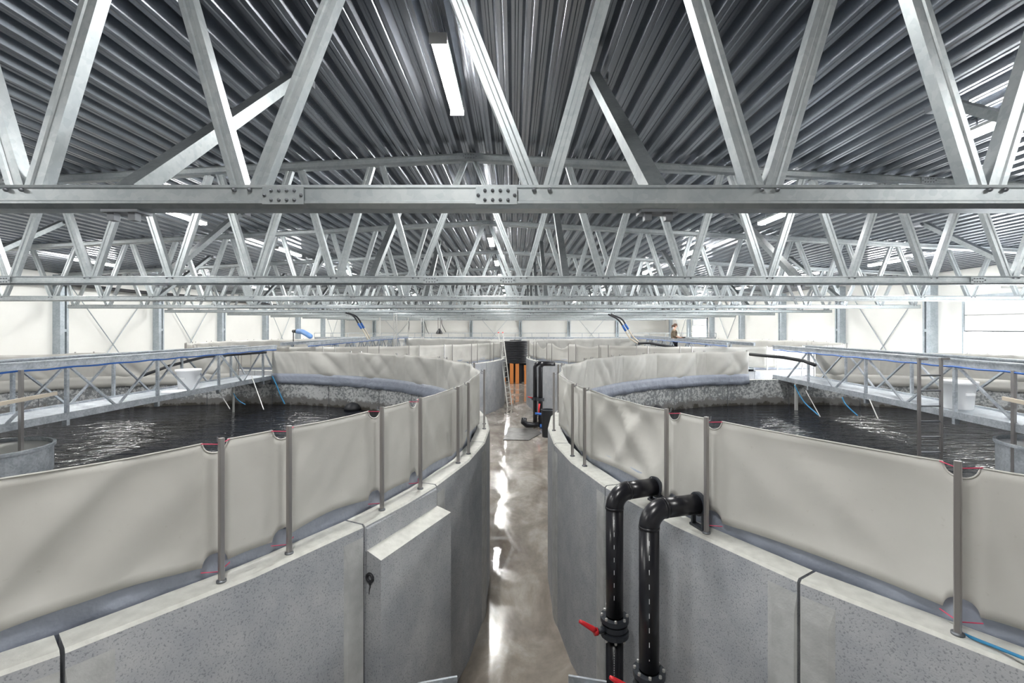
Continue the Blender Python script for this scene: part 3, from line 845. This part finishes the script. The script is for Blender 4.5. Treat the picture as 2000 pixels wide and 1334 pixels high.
# dark ladder standing in the right tank
dl = thing('dark_ladder', 'dark metal ladder standing in the water of the right foreground tank', 'ladder', (0,0,0))
LA = [(6.37,7.63),(6.92,7.50)]
q = []
for (px, py) in ((1795,700),(1838,702)):
    d = 7.35; X = (px-1003)*d/950; q.append((X, d))
for X, d in q:
    MB().box(X-.015,X+.015,d-.02,d+.02,1.2,CAMZ-(702-640)*7.35/950).build('rail', M['post'], dl)
    MB().box(X-.022,X+.12,d-.02,d+.02,3.70,3.735).build('hook', M['post'], dl)
for k in range(9):
    z = 3.47-.232*k
    MB().rod((q[0][0],7.35,z),(q[1][0],7.35,z),.013,8).build('rung', M['bolt'], dl)

# ------------------------------------------------------------------ things on and under the bridges
def bucket(x, y, z, r, h, label, lean=0):
    t = thing('bucket', label, 'bucket', (x,y,z))
    MB().lathe([(0,0),(r*.82,0),(r*.84,.02),(r*.97,h-.07),(r*1.08,h-.06),(r*1.1,h),(r*1.02,h),(r*.92,h-.03),(r*.8,.03),(0,.03)], n=28).build('tub', M['plastic'], t, smooth=True)
    MB().box(-.08,.08,-r*1.0-.0,-r*.9,h*.52,h*.60).build('grip', M['plastic'], t)
    return t
def onbridge(br, y, f):     # point on a bridge deck at world y, fraction f across
    rz = br.rotation_euler[2]; dy = y-br.location.y
    s = br.scale[0]
    return br.location.x - dy*math.tan(rz) + s*1.03*f
bucket(onbridge(brL,12.6,.45), 12.6, ZD+.03, .27, .50, 'white plastic bucket on the left footbridge')
bucket(onbridge(brR,9.5,.5), 9.5, ZD+.03, .29, .54, 'white plastic bucket on the right footbridge')
lid = MB().lathe([(0,.0),(.27,0),(.28,.02),(.26,.03),(0,.03)], n=24).build('round_cover', M['plastic']); lid.location = (onbridge(brL,11.9,.3), 11.9, ZD+.032)
tag(lid, 'flat round white cover lying on the left footbridge deck', 'cover')

def strainer(x, y, r, z1, label, polex, inner='alu'):
    t = thing('outlet_strainer', label, 'strainer', (x,y,0))
    MB().lathe([(r-.012,WATER+.05),(r,WATER+.05),(r,z1-.05),(r*1.04,z1-.05),(r*1.04,z1),(r-.012,z1),(r-.012,WATER+.05)], n=36).build('drum', M['bridge'], t, smooth=False)
    MB().lathe([(r-.02,.06),(r-.01,.06),(r-.01,WATER+.06),(r-.02,WATER+.06)], n=36).build('mesh_cage', M['bolt'], t)
    MB().lathe([(0,z1-.06),(r-.02,z1-.06)], n=36).build('inner_plate', M[inner], t)
    p = tag(MB().box(polex-.025,polex+.025,y-.025,y+.025,.5,3.5).build('strainer_pole', M['post']), label.replace('round steel strainer drum','upright steel pole in front of the strainer drum'), 'pole')
    return t
strainer(CL1[0], 7.9, .78, 2.24, 'round steel strainer drum in the left foreground tank', -8.0)
strainer(CR1[0], 7.8, .70, 2.32, 'round steel strainer drum in the right foreground tank', 8.02, 'plastic')
# planks from the poles to the bridges
tag(MB().bar((-7.75,7.1,3.03),(-8.08,8.6,3.03),.03,.06).build('feed_beam', M['copper']), 'flat beige beam beside the left footbridge, by the strainer pole', 'beam')
tag(MB().bar((7.75,7.1,3.03),(8.05,8.0,3.03),.03,.06).build('feed_beam', M['copper']), 'flat beige beam beside the right footbridge, by the strainer pole', 'beam')

def floaty(x, y, label):
    o = MB().lathe([(0,-.12),(.14,-.1),(.24,0),(.24,.05),(.16,.16),(0,.22)], n=20).build('float', M['dark'], smooth=True); o.location = (x,y,WATER+.02); tag(o, label, 'float')
floaty((688-1003)*14.6/950, 14.6, 'black round float at the back wall of the left foreground tank')
floaty((1280-1003)*14.2/950, 14.2, 'black round float at the back of the right foreground tank')

def hose(pts, r, mat, name, label, cat='hose', n=6):
    P = [Vector(p) for p in pts]; out = []
    for i in range(len(P)-1):
        a = P[max(0,i-1)]; b = P[i]; c = P[i+1]; d = P[min(len(P)-1,i+2)]
        for k in range(6):
            t = k/6; out.append(.5*((2*b)+(c-a)*t+(2*a-5*b+4*c-d)*t*t+(3*b-a-3*c+d)*t**3))
    out.append(P[-1])
    return tag(MB().tube(out, r, n).build(name, M[mat], smooth=True), label, cat)
def at(px, py, d): return ((px-1003)*d/950, d, CAMZ-(py-640)*d/950)
hose([at(532,735,15.3), at(540,752,15.2), at(548,772,15), at(556,789,14.9)], .02, 'bluerope', 'blue_rope', 'blue rope hanging from the rim at the end of the left footbridge', 'rope')
hose([at(456,768,13.6), at(462,778,13.5), at(470,785,13.4), at(479,790,13.2)], .013, 'bluerope', 'blue_rope', 'short blue rope under the left footbridge', 'rope')
hose([at(798,770,14.3), at(800,780,14.25), at(803,790,14.2)], .02, 'bluerope', 'blue_rope', 'blue rope on the back wall near the right edge of the left tank', 'rope')
hose([at(1228,768,14.6), at(1234,779,14.4), at(1242,790,14.2)], .02, 'bluerope', 'blue_rope', 'blue rope hanging at the left side of the right tank', 'rope')
hose([at(1552,752,14.6), at(1562,772,14.4), at(1575,790,14), at(1600,812,13.2)], .018, 'bluerope', 'blue_rope', 'blue rope falling from the right footbridge into the water', 'rope')
hose([at(1645,776,11.6), at(1652,790,11.5), at(1675,812,11.2)], .014, 'bluerope', 'blue_rope', 'thin blue rope under the middle of the right footbridge', 'rope')
hose([(7.0, 2.55, RIM+.02)] and [at(1838,1195,2.83), at(1850,1210,2.8), at(1872,1232,2.72), at(1900,1246,2.60), at(1950,1266,2.5), at(2010,1290,2.36)], .009, 'bluerope', 'blue_rope', 'bright blue rope tied round the foot of the rightmost screen post', 'rope')
def stick(p, q, r, mat, label, name='rod', cat='rod'):
    return tag(MB().rod(p, q, r, 6).build(name, M[mat]), label, cat)
stick(at(425,760,13.2), at(449,799,12.4), .012, 'alu', 'thin pale rod slanting from the left footbridge, left one')
stick(at(491,733,14.4), at(515,800,12.7), .012, 'alu', 'thin pale rod slanting from the left footbridge, right one')
stick(at(1574,763,13.6), at(1602,814,12.2), .012, 'alu', 'thin pale rod slanting from the right footbridge, left one')
stick(at(1698,780,10.8), at(1715,818,10.6), .012, 'alu', 'thin pale rod slanting from the right footbridge, right one')
stick((at(456,0,14.2)[0],14.2,1.3),(at(456,0,14.2)[0],14.2,2.55), .035, 'alu', 'grey upright standpipe at the back of the left tank', 'standpipe', 'pipe')
stick((at(1555,0,14.6)[0],14.6,1.1),(at(1555,0,14.6)[0],14.6,2.6), .055, 'alu', 'grey upright standpipe at the back of the right tank', 'standpipe', 'pipe')
# feed pipes resting on the bridges
tag(MB().tube([at(1465,692,12.5), at(1530,698,11.5), at(1570,705,10.9), at(1592,713,10.5)], .04, 10).build('feed_pipe', M['dark'], smooth=True), 'black feed pipe sticking out across the right footbridge', 'pipe')
tag(MB().tube([at(280,733,12.2), at(330,715,12.8), at(400,697,13.9), at(520,688,15.2)], .038, 10).build('feed_pipe', M['dark'], smooth=True), 'black feed pipe lying along the left footbridge', 'pipe')
# blue curved pipe by the left wall
bp_ = thing('blue_pipe', 'pale blue curved pipe jutting up before the left wall columns', 'pipe', (0,0,0))
MB().tube([at(582,647,22), at(591,648,21.6), at(600,653,21.2), at(606,657,20.9)], .11, 12).build('tube', M['paleblue'], bp_, smooth=True)
MB().tube([at(573,647,22.3), at(582,647,22)], .075, 10).build('end_piece', M['dark'], bp_, smooth=True)
MB().tube([at(573,647,22.3), (at(573,647,22.3)[0], 22.3, 2.5)], .02, 6).build('support', M['dark'], bp_)
# twin supply hoses hanging from the trusses
def twin(pts1, label, r=.036):
    t = thing('supply_hose', label, 'hose', (0,0,0), group='supply hoses hanging from the trusses')
    k = len(pts1)//2
    def sm(P):
        P = [Vector(p) for p in P]; out = []
        for i in range(len(P)-1):
            a = P[max(0,i-1)]; b = P[i]; c = P[i+1]; d = P[min(len(P)-1,i+2)]
            for kk in range(5):
                u = kk/5; out.append(.5*((2*b)+(c-a)*u+(2*a-5*b+4*c-d)*u*u+(3*b-a-3*c+d)*u**3))
        out.append(P[-1]); return out
    MB().tube(sm(pts1[:k+1]), r, 8).build('black_hose', M['dark'], t, smooth=True)
    MB().tube(sm(pts1[k:]), r*.85, 8).build('beige_hose', M['copper'], t, smooth=True)
    a = Vector(pts1[k]); b = (Vector(pts1[k+1])-a).normalized()
    MB().tube([a-b*.14, a+b*.14], r*1.35, 8).build('coupling', M['blue'], t, smooth=True)
twin([at(675,611,22), at(690,617,22), at(703,637,22), at(712,650,22), at(719,663,22)], 'black and beige hose drooping from the trusses at left, lower one')
twin([at(680,611,22.4), at(697,619,22.4), at(708,636,22.4), at(716,649,22.4), at(723,662,22.4)], 'black and beige hose drooping from the trusses at left, upper one')
twin([at(1188,614,21), at(1207,624,21), at(1219,641,21), at(1230,660,21), at(1246,671,21)], 'black and beige hose drooping from the trusses at right, lower one')
twin([at(1193,614,21.3), at(1214,623,21.3), at(1224,638,21.3), at(1236,657,21.3), at(1248,668,21.3)], 'black and beige hose drooping from the trusses at right, upper one')
hose([at(1246,671,21), at(1266,670,21), at(1290,674,21), at(1318,678,20.6)], .06, 'dark', 'feed_pipe', 'black feed pipe running to the feet of the person', 'pipe')
# conduits and cables hanging before the far wall
for i, (px, d, w, y1) in enumerate(((742,40,.05,660),(772,30,.10,662),(797,40,.03,655),(825,44,.12,658))):
    x = (px-1003)*d/950; m = MB().box(x-w,x+w,d-.05,d+.05,CAMZ-(y1-640)*d/950-1.2,ZB-.08)
    if w >= .1:
        m = MB().box(x-w,x-w+.04,d-.05,d+.05,CAMZ-(y1-640)*d/950-1.2,ZB-.08).box(x+w-.04,x+w,d-.05,d+.05,CAMZ-(y1-640)*d/950-1.2,ZB-.08)
        z = CAMZ-(y1-640)*d/950-1.2
        while z < ZB-.3: m.bar((x-w+.02,d,z),(x+w-.02,d,z+.18),.02,.02); z += .36
    tag(m.build('hanging_conduit', M['alu']), 'thin upright hanger under the far trusses, %s from the left' % ORD[i], 'hanger')
for i, (a, b, c_) in enumerate((((795,622),(799,632),(797,655)),((829,628),(834,645),(838,652)),((863,622),(863,633),(871,649)))):
    hose([at(*a,45.62), at(*b,45.62), at(*c_,45.62)], .03, 'dark', 'cable', 'loose dark cable hanging under the far trusses, %s from the left' % ORD[i], 'cable')
fb = thing('feeder_unit', 'small black feeder hanging on two cords at the far walkway', 'feeder', at(858,648,43))
MB().lathe([(0,.3),(.1,.25),(.25,0),(.32,-.15),(.2,-.2),(0,-.2)], n=12).build('hopper', M['dark'], fb)
for s in (-.1,.1): MB().rod((s,0,.2),(s,0,1.25),.02,5).build('cord', M['dark'], fb)

# ------------------------------------------------------------------ person on the far right bridge
def skin_obj(name, pts, edges, mat, parent=None, sub=2):
    me = bpy.data.meshes.new(name); me.from_pydata([p[:3] for p in pts], edges, []); me.materials.append(mat)
    o = bpy.data.objects.new(name, me); COL.objects.link(o)
    if parent: o.parent = parent
    m = o.modifiers.new('skin', 'SKIN'); m.use_smooth_shade = True
    for i, p in enumerate(pts):
        sv = me.skin_vertices[0].data[i]; r = p[3]; sv.radius = (r, p[4] if len(p) > 4 else r); sv.use_root = (i == 0)
    s = o.modifiers.new('sub', 'SUBSURF'); s.levels = sub; s.render_levels = sub
    return o
def person():
    PX = (1320-1003)*26/950
    # local frame: faces +X, feet at z=0
    body_p = [(0,0,.97,.135,.15),(0,0,1.12,.115,.14),(.01,0,1.30,.125,.17),(.02,0,1.44,.085,.15),(.03,0,1.52,.06),(.055,0,1.58,.062),(.085,0,1.66,.082,.078),(.095,0,1.72,.07,.07),   # 0..7
              (.06,.10,.86,.085),(.12,.11,.50,.06),(.10,.11,.09,.042),(.17,.11,.045,.04),(.25,.11,.03,.03),          # 8..12 left leg
              (-.05,-.10,.86,.085),(-.10,-.11,.50,.06),(-.12,-.11,.09,.042),(-.05,-.11,.045,.04),(.03,-.11,.03,.03),     # 13..17 right leg
              (.0,.20,1.42,.055),(-.02,.24,1.14,.043),(.20,.20,1.06,.033),(.30,.16,1.04,.026),(.37,.14,1.03,.03,.016),   # 18..22
              (.0,-.20,1.42,.055),(-.03,-.24,1.14,.043),(.20,-.20,1.10,.033),(.30,-.16,1.07,.026),(.37,-.13,1.05,.03,.016)]   # 23..27
    e = [(0,1),(1,2),(2,3),(3,4),(4,5),(5,6),(6,7),(0,8),(8,9),(9,10),(10,11),(11,12),(0,13),(13,14),(14,15),(15,16),(16,17),
         (3,18),(18,19),(19,20),(20,21),(21,22),(3,23),(23,24),(24,25),(25,26),(26,27)]
    # five fingers on each hand, rooted in the palm
    for root, sy in ((22,1),(27,-1)):
        bx, by, bz = body_p[root][:3]
        for k in range(4):
            n = len(body_p); L = (.07,.08,.075,.06)[k]
            oy = (k-1.5)*.021
            body_p += [(bx+.03,by+oy,bz,.009),(bx+.03+L*.55,by+oy,bz-.008,.008),(bx+.03+L,by+oy,bz-.0,.007)]
            e += [(root,n),(n,n+1),(n+1,n+2)]
        n = len(body_p); body_p += [(bx,by-sy*.035,bz+.01,.010),(bx+.045,by-sy*.05,bz+.018,.008)]; e += [(root,n),(n,n+1)]
    body = skin_obj('person', body_p, e, M['skin'])
    tag(body, 'person in a brown jumper standing on the far right footbridge, holding a dark bowl', 'person')
    body.location = (PX-.1, 26.0, ZD+.02); body.rotation_euler = (0,0,R(-8))
    sh = [(.02,0,.90,.185,.185),(.01,0,1.08,.18,.18),(0,0,1.26,.19,.19),(.01,0,1.40,.17,.17),(.03,0,1.49,.10),
          (.0,.21,1.41,.085),(-.03,.25,1.14,.072),(.08,.225,1.095,.056),(.0,-.21,1.41,.085),(-.04,-.25,1.14,.072),(.07,-.23,1.125,.056)]
    skin_obj('jumper', sh, [(0,1),(1,2),(2,3),(3,4),(3,5),(5,6),(6,7),(3,8),(8,9),(9,10)], M['shirt'], body)
    tr = [(.01,0,.93,.165,.165),(.09,.10,.80,.13),(.12,.11,.50,.095),(.10,.11,.10,.075),(-.07,-.10,.80,.13),(-.10,-.11,.50,.095),(-.12,-.11,.10,.075)]
    skin_obj('trousers', tr, [(0,1),(1,2),(2,3),(0,4),(4,5),(5,6)], M['trousers'], body)
    h = MB()
    def blob(m, c, r, n=12, zcut=-1):
        vs = []; 
        for i in range(n+1):
            t = pi*i/n
            for j in range(n): vs.append((c[0]+r[0]*sin(t)*cos(2*pi*j/n), c[1]+r[1]*sin(t)*sin(2*pi*j/n), c[2]+r[2]*cos(t)))
        m.add(vs, [(i*n+j, i*n+(j+1) % n, (i+1)*n+(j+1) % n, (i+1)*n+j) for i in range(n) for j in range(n)])
    blob(h, (.07,0,1.745), (.105,.093,.07)); blob(h, (.03,0,1.70), (.085,.09,.09)); blob(h, (-.075,0,1.68), (.05,.045,.055)); blob(h, (-.10,0,1.61), (.025,.025,.06))
    h.build('hair', M['hair'], body, smooth=True)
    f = MB(); blob(f, (.172,0,1.665), (.022,.014,.02), 8); f.build('nose', M['skin'], body, smooth=True)
    for s in (-1,1):
        g = MB(); blob(g, (.155,s*.032,1.69), (.012,.012,.009), 8); g.build('eye', M['hair'], body, smooth=True)
        g = MB(); blob(g, (.07,s*.083,1.67), (.016,.01,.028), 8); g.build('ear', M['skin'], body, smooth=True)
    g = MB(); blob(g, (.158,0,1.625), (.012,.024,.006), 8); g.build('mouth', M['redstring'], body, smooth=True)
    for s in (-1,1):
        ox = .11 if s > 0 else -.12; g = MB().box(ox-.05,ox+.2,s*.11-.045,s*.11+.045,-.005,.07); g.build('shoe', M['dark'], body, bevel=.02)
    bw = MB().lathe([(0,0),(.09,.01),(.15,.06),(.16,.075),(.14,.07),(.08,.03),(0,.02)], n=20).build('bowl', M['dark'], smooth=True)
    bw.location = (PX+.36, 25.93, ZD+1.045); tag(bw, 'dark bowl held out by the person in brown', 'bowl')
person()

# ------------------------------------------------------------------ light, sky, camera
w = bpy.data.worlds.new('overcast'); sc.world = w; w.use_nodes = True
w.node_tree.nodes['Background'].inputs[0].default_value = (.93,.97,1.0,1); w.node_tree.nodes['Background'].inputs[1].default_value = 8.0
cam = bpy.data.cameras.new('camera'); co = bpy.data.objects.new('camera', cam); COL.objects.link(co)
cam.sensor_width = 36; cam.lens = 950/2000*36; cam.shift_x = -3/2000; cam.shift_y = -27/2000; cam.clip_end = 200; cam.clip_start = .05
co.location = (0,0,CAMZ); co.rotation_euler = (R(90),0,0); sc.camera = co
vs = sc.view_settings; vs.view_transform = 'Standard'; vs.look = 'None'; vs.gamma = 1; vs.use_curve_mapping = False; vs.exposure = 2.0
sc.cycles.use_denoising = True
sc.cycles.max_bounces = 8; sc.cycles.diffuse_bounces = 4; sc.cycles.glossy_bounces = 4
